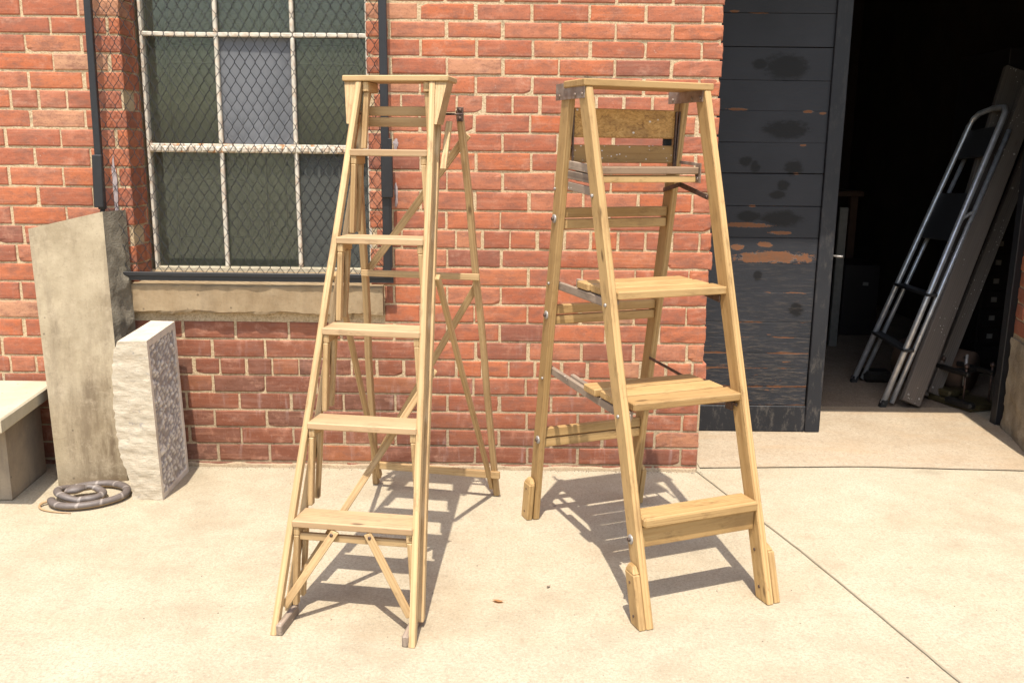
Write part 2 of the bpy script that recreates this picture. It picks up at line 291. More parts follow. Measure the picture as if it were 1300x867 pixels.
k.l(k.ramp(k.noise(k.scale(k.coord(),6,6,1.5),1,4),[(.3,(.19,.195,.205)),(.7,(.28,.285,.30))]),df.inputs[0]); m1=k.n('ShaderNodeMixShader'); m1.inputs[0].default_value=.6; k.l(tr.outputs[0],m1.inputs[1]); k.l(df.outputs[0],m1.inputs[2]); k.l(m1.outputs[0],k.out.inputs[0]); M['plastic']=k.mat
k=N('dusty_glass'); tr=k.n('ShaderNodeBsdfTransparent'); tr.inputs['Color'].default_value=(.7,.75,.72,1); df=k.n('ShaderNodeBsdfDiffuse'); df.inputs[0].default_value=(.16,.165,.155,1)
m1=k.n('ShaderNodeMixShader'); m1.inputs[0].default_value=.42; k.l(tr.outputs[0],m1.inputs[1]); k.l(df.outputs[0],m1.inputs[2]); k.l(m1.outputs[0],k.out.inputs[0]); M['dusty']=k.mat
# snake skin: grey with pale bands, tan edge
k=N('banded_snake_skin'); g=k.gc(); x=k.xyz(g)
wv=k.math('FRACT',k.math('MULTIPLY',k.math('ADD',x[0],k.math('MULTIPLY',x[1],.35)),13.0)); n1=k.noise(k.coord(),60,3)
c=k.mix(k.maprange(k.math('ADD',wv,k.math('MULTIPLY',n1,.16)),.95,1.0,0,.55),k.mix(n1,(.085,.068,.06),(.16,.13,.115)),(.36,.31,.27))
c=k.mix(k.maprange(x[2],-.004,-.013,0,.85),c,(.38,.26,.14))
M['snake']=k.fin(c,.55,k.bump(k.noise(k.coord(),220,2),.4,.001))
M['tail']=simple('tan_snake_tail',(.42,.27,.14),.6)

# ------------------------------------------------------------------ ground
def sheet(name,x0,y0,x1,y1,z,mat,nx=1,ny=1):
    m=MB(); vs=[(x0+(x1-x0)*i/nx,y0+(y1-y0)*j/ny,z) for j in range(ny+1) for i in range(nx+1)]
    fs=[[j*(nx+1)+i,j*(nx+1)+i+1,(j+1)*(nx+1)+i+1,(j+1)*(nx+1)+i] for j in range(ny) for i in range(nx)]
    m.add(vs,fs); return m.build(name,mat)
tag(sheet('ground',-300,-300,300,300,0,M['ground']),kind='structure')
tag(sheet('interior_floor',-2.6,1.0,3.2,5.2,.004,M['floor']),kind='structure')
m=MB(); m.add([(.80,.036,.004),(1.5,.073,.004),(2.27,.042,.004),(2.40,.62,.004),(2.40,.9995,.004),(.80,.9995,.004)],[[0,1,2,3,4,5]]); tag(m.build('threshold_path',M['thresh']),kind='structure')
def strip(name,pts,w,z):
    m=MB(); P=[]
    n=60
    for i in range(n+1):
        t=i/n*(len(pts)-1); a=min(int(t),len(pts)-2); p=V(pts[a]).lerp(V(pts[a+1]),t-a); P.append(p)
    d=(P[-1]-P[0]).normalized(); q=V((-d.y,d.x))
    vs=[];fs=[]
    for i,p in enumerate(P):
        j=.0035*noise.noise(V((p.x*9,p.y*9,1))); ww=w*(1+.45*noise.noise(V((p.x*20,p.y*20,4))))
        vs+=[(p.x+q.x*(j-ww/2),p.y+q.y*(j-ww/2),z),(p.x+q.x*(j+ww/2),p.y+q.y*(j+ww/2),z)]
        if i: fs.append([2*i-2,2*i-1,2*i+1,2*i][::-1])
    m.add(vs,fs); return tag(m.build(name,M['caulk']),kind='structure')
strip('expansion_joint',[(.775,.01),(.98,-.76),(1.215,-1.82),(1.6,-3.6),(2.6,-8)],.0068,.004)
strip('expansion_joint',[(.80,.035),(1.5,.075),(2.28,.04),(5,.02)],.0034,.008)

# ------------------------------------------------------------------ building
bld=empty('brick_building',(0,0,0)); tag(bld,'red brick workshop front with barred window and open black door','building')
WT=.30; TOP=3.3; XL,XR=-4.5,4.6
OX0,OX1,OZ0,OZ1=-1.50,-.567,.773,2.36      # window opening
DX0,DX1,DZ1=.79,2.26,2.36                   # doorway
courses=[.023,.099,.172,.246,.320,.394,.466,.544,.620,.695,.771,.846,.920,.996,1.070,1.148,1.224,1.298,1.370,1.442,1.515,1.584,1.650,1.718,1.782,1.848]
courses=[-.05]+courses
while courses[-1]<TOP: courses.append(courses[-1]+.0725)
def header_row(i):   # i = row index from the bottom pair
    return i in (6,13,20,27,34,41)
def brick(mb,O,U,Nn,x0,x1,z0,z1,depth,rough=1.0):
    """one fired brick; face in plane O+U*x, height z, outward normal Nn"""
    w,h=x1-x0,z1-z0
    nx=max(3,int(w/.028)); nz=4
    xs=[0,.004/w]+[i/nx for i in range(1,nx)]+[1-.004/w,1]; zs=[0,.004/h]+[i/nz for i in range(1,nz)]+[1-.004/h,1]
    sd=V((random.random()*90,random.random()*90,random.random()*90)); pr=random.uniform(-.0018,.0022); tl=random.uniform(-.0015,.0015); rot=random.uniform(-.006,.006)
    vs=[]; NX,NZ=len(xs),len(zs)
    chip=random.random()<.16*rough; cx,cz=random.choice([0,1]),random.choice([0,1])
    for j,b in enumerate(zs):
        for i,a in enumerate(xs):
            ex=min(a,1-a)*w; ez=min(b,1-b)*h; e=min(ex,ez)
            q=sd+V((a*w*38,b*h*38,0))
            d=pr+tl*(a-.5)+.0011*noise.noise(q)*rough
            if e<.001: d-=.0036
            elif e<.0045: d-=.0008
            jx=.0016*noise.noise(q*1.3+V((5,0,0)))*rough; jz=.0014*noise.noise(q*1.3+V((0,7,0)))*rough
            if chip:
                dd=math.hypot((a-cx)*w,(b-cz)*h)
                if dd<.016: d-=(.016-dd)*.35*rough
            X=x0+a*w+jx; Z=z0+b*h+jz+rot*(a-.5)*w
            vs.append(O+U*X+V((0,0,Z))+Nn*d)
    fs=[[j*NX+i,j*NX+i+1,(j+1)*NX+i+1,(j+1)*NX+i] for j in range(NZ-1) for i in range(NX-1)]
    # skirt back to depth
    rim=[i for i in range(NX)]+[j*NX+NX-1 for j in range(1,NZ)]+[(NZ-1)*NX+i for i in range(NX-2,-1,-1)]+[j*NX for j in range(NZ-2,0,-1)]
    b0=len(vs); vs+=[vs[r]-Nn*depth for r in rim]; n=len(rim)
    fs+=[[rim[(t+1)%n],rim[t],b0+t,b0+(t+1)%n] for t in range(n)]
    if U.cross(V((0,0,1))).dot(Nn)<0: fs=[f[::-1] for f in fs]
    mb.add(vs,fs,0)
def rows():
    for i in range(len(courses)-1): yield i,courses[i],courses[i+1]
mw=MB(); U=V((1,0,0)); NF=V((0,-1,0)); O0=V((0,0,0)); J=.0102
for i,z0,z1 in rows():
    if z1>TOP: break
    hd=header_row(i); L=.1073 if hd else .2145
    ph=(-.012 if hd else (-.048 if (i%2==0) else .064))+random.uniform(-.004,.004)
    k0=int((XL-ph)/L)-1; x=ph+k0*L
    edges=[x+n*L for n in range(int((XR-XL)/L)+4)]
    blocked=[]
    if z1>.654+.01 and z0<.773-.01: blocked.append((-1.534-.004,-.517+.004))
    if z1>OZ0+.02 and z0<OZ1-.02: blocked.append((OX0,OX1))
    if z1>OZ1-.02 and z0<OZ1+.15: blocked.append((OX0-.12,OX1+.12)); 
    if z0<DZ1-.02: blocked.append((DX0,DX1))
    if z1>DZ1-.02 and z0<DZ1+.15: blocked.append((DX0-.12,DX1+.12))
    if z0<.44: blocked.append((DX1,XR))
    for a,b in zip(edges[:-1],edges[1:]):
        e=random.uniform(-.003,.003); segs=[(a+J/2+e,b-J/2+random.uniform(-.003,.003))]
        if b>XR or a<XL: continue
        for p,q in blocked:
            ns=[]
            for s,t in segs:
                if t<=p or s>=q: ns.append((s,t)); continue
                if s<p: ns.append((s,p))
                if t>q: ns.append((q,t))
            segs=ns
        for s,t in segs:
            if t-s<.018: continue
            edge=any(abs(s-v)<.001 or abs(t-v)<.001 for v in (OX0,OX1,DX0,DX1))
            s2,t2=s,t; rg=1.0
            if abs(t-DX0)<.001: t2=t+random.uniform(-.010,.006)-(.012 if z0<.3 else 0); rg=2.2; s2=s
            if t2-s2<.02: continue
            brick(mw,O0,U,NF,s2,t2,z0+J*.40,z1-J*.40,.10 if edge else .03,rg)
# returns: window reveals, door jambs
def ret(O,Ud,Nn,y0,y1,zlo,zhi,rough=1.0):
    for i,z0,z1 in rows():
        if z0<zlo-.03 or z1>zhi+.05: continue
        if i%2: cuts=[y0,y1]
        else: cuts=[y0,(y0+y1)/2+.01,y1]
        if y1-y0>.25: cuts=[y0]+[y0+(y1-y0)*t for t in ((.36,.68) if i%2 else (.18,.5,.84))]+[y1]
        for a,b in zip(cuts[:-1],cuts[1:]): brick(mw,O,Ud,Nn,a+(J/2 if a>y0 else .0),b-J/2,z0+J*.40,z1-J*.40,.03,rough)
ret(V((OX0,0,0)),V((0,1,0)),V((1,0,0)),.103,.16,OZ0,OZ1)
ret(V((OX1,0,0)),V((0,1,0)),V((-1,0,0)),.103,.16,OZ0,OZ1)
ret(V((DX0-.004,0,0)),V((0,1,0)),V((1,0,0)),.103,WT,0,DZ1)
jd=V((.16,.70,0)).normalized(); jn=V((-jd.y,jd.x,0)); jlen=V((.16,.70,0)).length
ret(V((DX1,0,0)),jd,jn,.0,jlen,.45,DZ1,2.0)
bricks_v=len(mw.v)
# mortar / core bodies, butted end to end (front plane 6 mm behind the brick faces)
def core(x0,x1,z0,z1,y0=.006,y1=WT): mw.box((x0,y0-.0015,z0),(x1,y1,z1),.0005,1)
core(XL,OX0-.006,0,TOP); core(OX1+.006,DX0-.010,0,TOP)
core(OX0-.006,OX1+.006,0,.66); core(OX0-.006,OX1+.006,2.36,TOP,.03)
core(DX0-.010,DX1+.10,DZ1+.002,TOP,.03)
jp=[(DX1+.006,.006),(XR,.006),(XR,.72),(DX1+.16+.006,.70)]
vs=[(x,y,z) for z in (.0,TOP) for x,y in jp]; mw.add(vs,[[0,1,5,4],[1,2,6,5],[2,3,7,6],[3,0,4,7],[4,5,6,7]],1)
mw.build('wall',[M['brick'],M['mortar']],bld)
# remaining building shell
def part(name,mat,parent,*boxes,c=.003,label=None):
    m=MB()
    for a,b in boxes: m.box(a,b,c)
    return m.build(name,mat,parent,label)
part('lintel',M['sill'],bld,((OX0-.12,-.004,OZ1),(OX1+.12,.028,OZ1+.15)))
part('lintel',M['sill'],bld,((DX0-.12,-.004,DZ1),(DX1+.12,.028,DZ1+.15)))
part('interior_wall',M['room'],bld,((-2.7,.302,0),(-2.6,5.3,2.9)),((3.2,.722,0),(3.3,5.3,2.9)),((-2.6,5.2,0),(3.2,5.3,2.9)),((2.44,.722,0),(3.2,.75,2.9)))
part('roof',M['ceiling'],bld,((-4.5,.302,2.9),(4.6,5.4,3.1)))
# rough concrete plinth under the right jamb
m=MB(); pts=[]
nz,ny=26,34
O=V((DX1-.012,-.02,0)); 
vs=[];fs=[]
for j in range(nz+1):
    for i in range(ny+1):
        s=i/ny*(jlen*.99); zz=j/nz*.45
        if j==nz: zz+=.012*noise.noise(V((s*12,3,1)))
        P=O+jd*s+V((0,0,zz)); d=.010*noise.noise(P*14)+.006*noise.noise(P*45)+.02*max(0,.12-zz)*2
        vs.append(P+jn*d)
for j in range(nz):
    for i in range(ny): fs.append([j*(ny+1)+i,(j+1)*(ny+1)+i,(j+1)*(ny+1)+i+1,j*(ny+1)+i+1])
m.add(vs,fs,0,None,True)
m.add([O+V((0,0,.45)),O+V((.03,0,.45)),O+V((.03,0,.45))+jd*jlen,O+jd*jlen+V((0,0,.45))],[[0,1,2,3]])
m.box((DX1-.012,-.035,0),(XR,.004,.45),.006)
m.build('plinth',M['plinth'],bld)
# weathered mortar foot along the bottom of the wall
m=MB(); n=220; vs=[];fs=[]
for i in range(n+1):
    x=-1.9+(.775+1.9)*i/n; a=.010+.007*noise.noise(V((x*16,0,0)))+.004*noise.noise(V((x*60,0,5))); h=.016+.009*noise.noise(V((x*11,4,0)))
    vs+=[(x,-a,.0005),(x,-a*.7,h*.7),(x,.003,h)]
    if i: b=3*i; fs+=[[b-3,b,b+1,b-2],[b-2,b+1,b+2,b-1]]
m.add(vs,fs); m.build('wall_foot',M['mortar'],bld)
# window sill stone: irregular slab with a sloped top
m=MB(); nx=70; vs=[];fs=[]
prof=[(.02,.655),(-.030,.655),(-.036,.662),(-.036,.762),(-.031,.770),(.02,.776),(.158,.806)]
for i in range(nx+1):
    x=-1.534+1.017*i/nx
    for a,(y,z) in enumerate(prof):
        d=.006*noise.noise(V((x*9,a*.7,0)))+.004*noise.noise(V((x*32,a*.9,2)))
        zz=z+(d*1.2 if a in (0,1,2) else 0)-(.010*max(0,noise.noise(V((x*6,9,1)))) if a in (1,2) else 0)*-1
        vs.append((x,y+(d if 0<a<5 else 0),zz))
np_=len(prof)
for i in range(nx):
    for a in range(np_-1): fs.append([i*np_+a,i*np_+a+1,(i+1)*np_+a+1,(i+1)*np_+a])
fs.append(list(range(np_))[::-1]); fs.append([nx*np_+a for a in range(np_)])
m.add(vs,fs); m.build('window_sill',M['sill'],bld)

# ------------------------------------------------------------------ window
win=empty('window',(0,0,0)); win.parent=bld
WX0,WX1,WY=-1.478,-.590,.15; BZ=.818; XM=[-1.188,-.884]
m=MB(); m.box((OX0+.012,WY,BZ-.03),(WX0+.002,WY+.05,2.36),.003); m.build('frame_post',M['frame'],win); m=MB(); m.box((WX1-.004,WY,BZ-.03),(OX1-.008,WY+.05,2.36),.003)
m.build('frame_post',M['frame'],win); m=MB(); m.box((WX0+.002,WY-.012,BZ-.034),(WX1-.004,WY+.05,BZ),.003,0,8,0); m.build('bottom_rail',M['benchc'],win)
def vbar(z0,z1):
    for x in XM:
        m=MB(); m.prism((x,WY+.012,z0),(x,WY+.012,z1),(.0155,0,0),(0,.022,0),.004,0,14,.003); m.build('glazing_bar',M['frame'],win)
vbar(BZ,1.283); vbar(1.318,1.732); vbar(1.750,2.2)
m=MB(); m.prism((WX0,WY+.012,1.741),(WX1,WY+.012,1.741),(0,0,.017),(0,.022,0),.004,0,10,.003); m.build('glazing_bar',M['frame'],win)
m=MB(); m.prism((WX0,WY+.012,2.21),(WX1,WY+.012,2.21),(0,0,.017),(0,.022,0),.004,0,10,.003); m.build('glazing_bar',M['frame'],win)
m=MB(); m.box((WX0-.012,WY+.002,1.283),(WX1+.012,WY+.04,1.318),.003)
x=WX0+.002
while x<WX1-.02:
    m.box((x,WY-.014,1.285+random.uniform(-.002,.002)),(x+.0215,WY+.004,1.310+random.uniform(-.002,.001)),.006,1); x+=.0272+random.uniform(-.001,.001)
m.build('meeting_rail',[M['rustbar'],M['frame2']],win)
xs=[WX0]+XM+[WX1]
for zi,(z0,z1) in enumerate(((BZ,1.283),(1.318,1.733),(1.75,2.2))):
    for xi in range(3):
        a,b=xs[xi]+.007,xs[xi+1]-.007; tilt=random.uniform(-.0008,.0008)
        mm=MB(); y=WY+.024; mm.box((a,y+tilt,z0+.001),(b,y+.003+tilt,z1-.001),.0003)
        pl=(zi,xi)==(1,1)
        mm.build('pane',M['plastic'] if pl else (M['dusty'] if (zi,xi)==(0,2) else M['glass']),win,'hazy bluish plastic pane' if pl else None)
# green panelled shutters behind the glass
sh=empty('shutter',(0,0,0)); sh.parent=bld
m=MB(); y=.262
for a,b in ((-1.497,-1.040),(-1.034,-.570)):
    m.box((a,y,.80),(a+.075,y+.03,2.38),.003); m.box((b-.075,y,.80),(b,y+.03,2.38),.003)
    for z0,z1 in ((.80,.93),(1.17,1.25),(1.64,1.71),(2.28,2.38)): m.box((a+.075,y+.002,z0),(b-.075,y+.028,z1),.003)
    m.box((a+.075,y+.014,.93),(b-.075,y+.024,1.17),.002); m.box((a+.075,y+.014,1.25),(b-.075,y+.024,1.64),.002)
    for s in range(14):
        z=1.725+s*.04; m.prism((a+.07,y+.015,z),(b-.07,y+.015,z),(0,.024,.018),(0,-.004,.005),.001)
m.box((-1.497,y+.032,.78),(-.570,y+.038,2.38),.001)
m.build('shutter_leaf',M['shutter'],sh)

# ------------------------------------------------------------------ wire guard
gd=empty('window_guard',(0,-.05,0)); tag(gd,'black framed wire mesh guard fixed over the window','window guard')
m=MB(); m.prism((-1.583,0,1.862+.5),(-1.598,0,1.064),(.026,0,0),(0,.02,0),.002); m.prism((-1.598,0,1.064),(-1.5985,0,.985),(.016,0,0),(0,.014,0),.002); m.build('guard_post',M['blackpaint'],gd)
m=MB(); m.prism((-.497,0,2.36),(-.493,0,.812),(.030,0,0),(0,.02,0),.002); m.box((-.481,-.008,.85),(-.473,.006,1.12),.001); m.build('guard_post',M['blackpaint'],gd)
m=MB(); m.box((-1.57,-.008,.806),(-.47,.010,.822),.002); m.box((-1.57,-.002,.788),(-.47,.0,.806),.0005); m.build('bottom_rail',M['blackpaint'],gd)
m=MB(); m.prism((-1.594,-.014,1.272),(-1.602,-.014,1.072),(.038,0,0),(0,.020,0),.003); m.build('clamp_block',M['blackpaint'],gd)
m=MB(); m.prism((-.487,-.014,1.305),(-.487,-.014,1.122),(.044,0,0),(0,.020,0),.003); m.box((-.482,-.014,1.305),(-.468,.004,1.345),.001); m.build('clamp_block',M['blackpaint'],gd)
m=MB(); wd,hd2=.0405,.0335
for kx in range(54):
    pts=[]
    for s in range(47):
        z=.815+s*hd2; left=(s+kx)%2; x=-1.582+(kx+left)*wd/2
        x+=.0035*noise.noise(V((x*5,z*4,0)))*2; z+=.004*noise.noise(V((x*6,z*3,5)))
        x=min(max(x,-1.59),-.50)
        yy=.0018*(1 if left else -1)+.004*noise.noise(V((x*4,z*4,9)))
        pts+=[(x,yy,z-.0032),(x,-yy*.3,z+.0032)]
    for p,q in zip(pts[:-1],pts[1:]):
        p,q=V(p),V(q); d=(q-p); e=d.normalized(); x_=e.cross(V((0,1,0))).normalized()*.0012; y_=V((0,.0012,0))
        vs=[p+x_,p+y_,p-x_,p-y_,q+x_,q+y_,q-x_,q-y_]; m.add(vs,[[0,1,5,4],[1,2,6,5],[2,3,7,6],[3,0,4,7]])
m.build('wire_mesh',M['blackpaint'],gd)
# white putty left on the bricks behind the clamps
for (cx,cz,rx,rz,sd) in ((-1.562,1.15,.009,.11,1),(-.460,1.325,.010,.022,2),(-.461,1.13,.006,.05,3)):
    m=MB()
    vs=[(cx,-.0075,cz)]; n=26
    for i in range(n):
        a=2*math.pi*i/n; r=1+.55*noise.noise(V((math.cos(a)*2,math.sin(a)*2,sd*3))); vs.append((cx+math.cos(a)*rx*r,-.0045,cz+math.sin(a)*rz*r))
    m.add(vs,[[0,1+(i+1)%n,1+i] for i in range(n)])
    m.build('putty_smear',M['paintwhite'],bld)

# ------------------------------------------------------------------ black sliding door
dr=empty('door',(0,0,0)); dr.parent=bld
dy=.55; sp=[2.46,2.32,2.18,2.04,1.90,1.76,1.62,1.489,1.35,1.2146,1.0706,.928,.809,.674,.533,.462,.387,.314,.225,.134]
for a,b in zip(sp[:-1],sp[1:]):
    m=MB(); m.prism((.42,dy+.018,(a+b)/2),(1.396,dy+.018,(a+b)/2+random.uniform(-.002,.002)),(0,0,a-b-.0014),(0,.022,0),.0014,0,16,.0016); m.build('plank',M['door'],dr)
m=MB(); m.prism((.42,dy+.012,.069),(1.399,dy+.012,.069),(0,0,.126),(0,.030,0),.003); m.build('bottom_rail',M['stile'],dr)
m=MB(); m.prism((1.436,dy+.012,.006),(1.427,dy+.012,2.46),(.070,0,0),(0,.036,0),.003); m.build('stile',M['stile'],dr)
m=MB(); m.tube([(1.475,dy+.02,.845),(1.50,dy+.0,.845),(1.512,dy,.845)],.005,8); m.build('handle',M['washer'],dr)
part('door_frame',M['blackpaint'],bld,((2.392,.702,0),(2.43,.755,2.9)))

# ------------------------------------------------------------------ ladder on the left (narrow, twin rails)
L=empty('fruit_ladder',(-.455,-1.3677,0),-.1441); tag(L,'pale narrow wooden stepladder with twin-slat rails in front of the window','stepladder')
AX=lambda z:.2047-.0537*z; LW=lambda z:.418*z; X3=V((1,0,0)); Y3=V((0,1,0))
ZC=1.510; stepz=[.284+.2537*i for i in range(5)]
wd=M['pale']
def two(fn,name,mat=wd):
    for s in (-1,1):
        m=MB(); fn(m,s); m.build(name,mat,L)
t=.018
two(lambda m,s:m.prism((s*(AX(0)-t/2),.015,0),(s*(AX(ZC)-t/2),LW(ZC)+.013,ZC),X3*t,Y3*.026,.002,0,10,.0025),'front_rail')
two(lambda m,s:m.prism((s*(AX(0)-t/2-.002),.118,0.018),(s*(AX(ZC)-t/2-.002),LW(ZC)+.105,ZC),X3*t,Y3*.024,.002,0,10,.0025),'rear_rail')
two(lambda m,s:m.box((s*(AX(0)-.020)-.011,.006,0),(s*(AX(0)-.020)-.009+.020,.125,.034),.003) if 0 else m.prism((s*(AX(0)-t-.009),.004,.016),(s*(AX(0)-t-.009),.130,.016),(.018,0,0),(0,0,.032),.003,0,2,.001),'foot_block',M['grey'])
for i,z in enumerate(stepz):
    w0=LW(z)-.006; hw=AX(z)-t+.001
    if i==4: hw=AX(z)-t+.001
    m=MB(); m.box((-hw-.001,w0,z-.012),(hw+.001,w0+.098,z+.008),.003,0,6,0); m.build('step',M['step'],L)
    for s in (-1,1):
        m=MB(); m.prism((s*(hw-.010),w0+.004,z-.0245),(s*(hw-.010),w0+.096,z-.0245),(.017,0,0),(0,0,.024),.002); m.build('step_block',wd,L)
        zb=stepz[i-1]+.009 if i else .033; ab=(AX(zb)-t-.010)
        m=MB(); m.prism((s*ab,w0+.014,zb),(s*(hw-.009),w0+.014,z-.037),(.015,0,0),(0,.022,0),.002,0,4,.001); m.build('strut',wd,L)
        m=MB(); m.prism((s*(ab),w0+.078-.01,zb),(s*(hw-.009),w0+.084,z-.037),(.014,0,0),(0,.016,0),.002); m.build('strut',wd,L)
z=ZC; hw=AX(z)-t
for s in (-1,1):
    m=MB(); m.prism((s*(hw-.010),LW(z)+.004,z-.016),(s*(hw-.010),LW(z)+.112,z-.016),(.018,0,0),(0,0,.030),.002); m.build('cap_block',wd,L)
    zb=stepz[4]+.009
    m=MB(); m.prism((s*(AX(zb)-t-.010),LW(zb)+.098,zb),(s*(hw-.010),LW(z)+.02,z-.032),(.016,0,0),(0,.018,0),.002); m.build('strut',wd,L)
    # outer gusset filling between splayed rail and the cap end
    m=MB(); a=AX(z); pts=[(a+.0015,z),(.161,z),(.1400,z-.128),(AX(z-.128)+.0015,z-.128)]
    w_=lambda zz:LW(zz)+.004
    P=[(s*x,w_(q),q) for x,q in pts]+[(s*x,w_(q)+.09,q) for x,q in pts]
    F=[[0,1,2,3],[7,6,5,4],[0,4,5,1],[1,5,6,2],[2,6,7,3],[3,7,4,0]]
    if s>0: F=[f for f in F]
    else: F=[f[::-1] for f in F]
    m.add(P,F,0,[(p[2],p[0],p[1]) for p in P]); m.build('gusset',wd,L)
m=MB(); m.box((-.166,LW(z)-.006,z),(.166,LW(z)+.128,z+.017),.003,0,6,0); m.build('top_cap',M['pale'],L)
for zz,w in ((1.424,.70),(1.391,.705)):
    m=MB(); m.box((-.124,w,zz-.0145),(.124,w+.014,zz+.0145),.002,0,3,0); m.build('shelf_slat',M['bench_wood'] if 0 else wd,L)
# braces below the lowest step
m=MB(); m.box((-.186,.112+.012,.232),(.186,.112+.026,.252),.002,0,4,0); m.build('crossbar',wd,L)
m=MB(); m.prism((-.236+.05,.068,.055),(-.048,.118,.268),(.020,0,-.010),(0,.009,0),.002); m.build('brace',wd,L)
m=MB(); m.prism((.044,.118,.268),(.176,.068,.055),(.020,0,.010),(0,.009,0),.002); m.build('brace',wd,L)
for x in (-.058,.052):
    m=MB(); m.disc((x,.112,.258),(0,-1,0),.005,.004,10); m.build('bolt',M['rustmetal'],L)
m=MB(); m.prism((-.185,.135,.075),(.165,.43,.665),(.016,0,-.012),(0,.012,0),.002,0,4); m.build('brace',wd,L)
# rear frame
hinge=V((.172,.775,1.43)); RF=V((.256,1.13,0)); LF=V((-.262,1.165,0)); hL=V((-.172,.775,1.43))
for a,b in ((RF,hinge),(LF,hL)):
    m=MB(); s=1 if a.x>0 else -1; m.prism((a.x-s*.010,a.y,0),(b.x,b.y,b.z),X3*.021,Y3*.030,.003,0,10,.005); m.build('rear_leg',wd,L)
def atleg(F_,H_,z): 
    t_=z/H_.z; return F_.lerp(H_,t_)
def cross(z,over=.0,th=.011,hh=.022,yo=-.024):
    a=atleg(LF,hL,z);b=atleg(RF,hinge,z)
    m=MB(); m.prism((a.x-.0,a.y+yo,z),(b.x+over,b.y+yo,z),(0,0,hh),(0,th,0),.002,0,4,.001); m.build('rear_rung',wd,L)
cross(.882,.012); cross(.098,.012,.014,.028)
a=atleg(RF,hinge,.845);b=atleg(LF,hL,.11)
m=MB(); m.prism((a.x-.01,a.y+.022,a.z),(b.x+.01,b.y+.022,b.z),(.021,0,-.012),(0,.010,0),.002,0,5); m.build('diagonal_brace',wd,L)
a=atleg(RF,hinge,1.345);b=atleg(LF,hL,.87)
m=MB(); m.prism((a.x+.012,a.y+.022,a.z+.012),(b.x-.006,b.y+.022,b.z-.006),(.019,0,-.016),(0,.010,0),.002,0,5); m.build('diagonal_brace',wd,L)
for s in (-1,1):
    F_=RF if s>0 else LF
    m=MB(); m.prism((s*.158,.50,.935),(F_.x-s*.030,F_.y-.01,.035),(.014,0,0),(0,.022,.012),.002,0,5,.003); m.build('stay',wd,L)
m=MB(); m.prism((.150,.715,1.395),(.150,.625,1.25),(.018,0,0),(0,.02,0),.002); m.build('side_peg',wd,L)
m=MB(); m.prism((-.150,.715,1.395),(-.150,.625,1.25),(.018,0,0),(0,.02,0),.002); m.build('side_peg',wd,L)
m=MB(); m.box((.164,.757,1.395),(.186,.762,1.44),.002); m.disc((.175,.758,1.43),(0,-1,0),.006,.006,10); m.disc((.175,.758,1.405),(0,-1,0),.006,.006,10); m.tube([(.125,.74,1.417),(.19,.74,1.417)],.0035,8); m.build('hinge',M['rustmetal'],L)
m=MB(); m.box((-.186,.757,1.395),(-.164,.762,1.44),.002); m.tube([(-.125,.74,1.417),(-.19,.74,1.417)],.0035,8); m.build('hinge',M['rustmetal'],L)

# ------------------------------------------------------------------ ladder on the right (wide, slatted platforms)
K=empty('platform_ladder',(.5877,-1.2103,0),.3791); tag(K,'golden wooden platform stepladder with slatted shelves and backrest near the doorway','stepladder')
gm=M['gold']; A1=.2154; F1=lambda z:.3213*z; REARB,REART=.822,.60; F2=lambda z:REARB-(REARB-REART)*z/1.47
T=.023
def rail(s,f,ztop,d,name):
    m=MB(); m.prism((s*(A1-T/2),f(0)+d/2,0),(s*(A1-T/2),f(ztop)+d/2,ztop),X3*T,Y3*d,.0035,0,14,.003); return m.build(name,gm,K)
for s in (-1,1):
    rail(s,F1,1.497,.060,'front_rail'); rail(s,F2,1.475,.056,'rear_rail')
    for f,hh,d in ((F1,.165,.052),(F2,.160,.054)):
        m=MB(); x=s*(A1+.0125)
        m.prism((x,f(.0)+d/2+.002,0),(x,f(hh-.02)+d/2+.002,hh-.018),X3*.022,Y3*d,.003,0,3,.001)
        m.prism((x,f(hh-.018)+d/2+.002,hh-.0185),(x-s*.004,f(hh)+d/2+.004,hh),X3*.020,Y3*(d-.004),.003,0,1,0,1,.66)
        m.build('foot_pad',gm,K)
# metal plates under the cap joining front and rear rails
for s in (-1,1):
    m=MB(); x=s*(A1+.002) if s<0 else s*(A1-T-.002)
    m.box((x-.0015,.486,1.462),(x+.0015,.690,1.512),.0006)
    for w in (.50,.548,.66): m.disc((x+(-.001 if s<0 else -.001),w,1.474),(-1,0,0),.0055,.004,10)
    m.build('joint_plate',M['steel'],K)
m=MB(); m.box((-.224,.478,1.497+.016-.001),(.224,.625,1.517+.016),.003,0,6,0)
m.build('top_cap',gm,K).location=(0,0,-.0155)
# lowest step with a riser board
m=MB(); m.box((-.1925,.076,.268),(.1925,.160,.298),.006,0,8,0); m.build('step',gm,K)
m=MB(); m.box((-.1925,.094,.205),(.1925,.112,.2675),.003,0,4,0); m.build('step_riser',gm,K)
def plat(z,w0,wd_,n,x0,x1,gap=.006,twist=0,shift=(0,0,0)):
    o=[]
    for i in range(n):
        a=w0+i*(wd_+gap); m=MB(); m.box((x0+shift[i],a,z-.011),(x1+shift[i],a+wd_,z+.012),.003,0,6,0); q=m.build('slat',gm,K); o.append(q)
    return o
plat(.588,.198,.080,3,-.178,.212,.011,0,(.004,-.018,-.030))
plat(.897,.303,.080,3,-.182,.196,.009,0,(0,-.006,-.010))
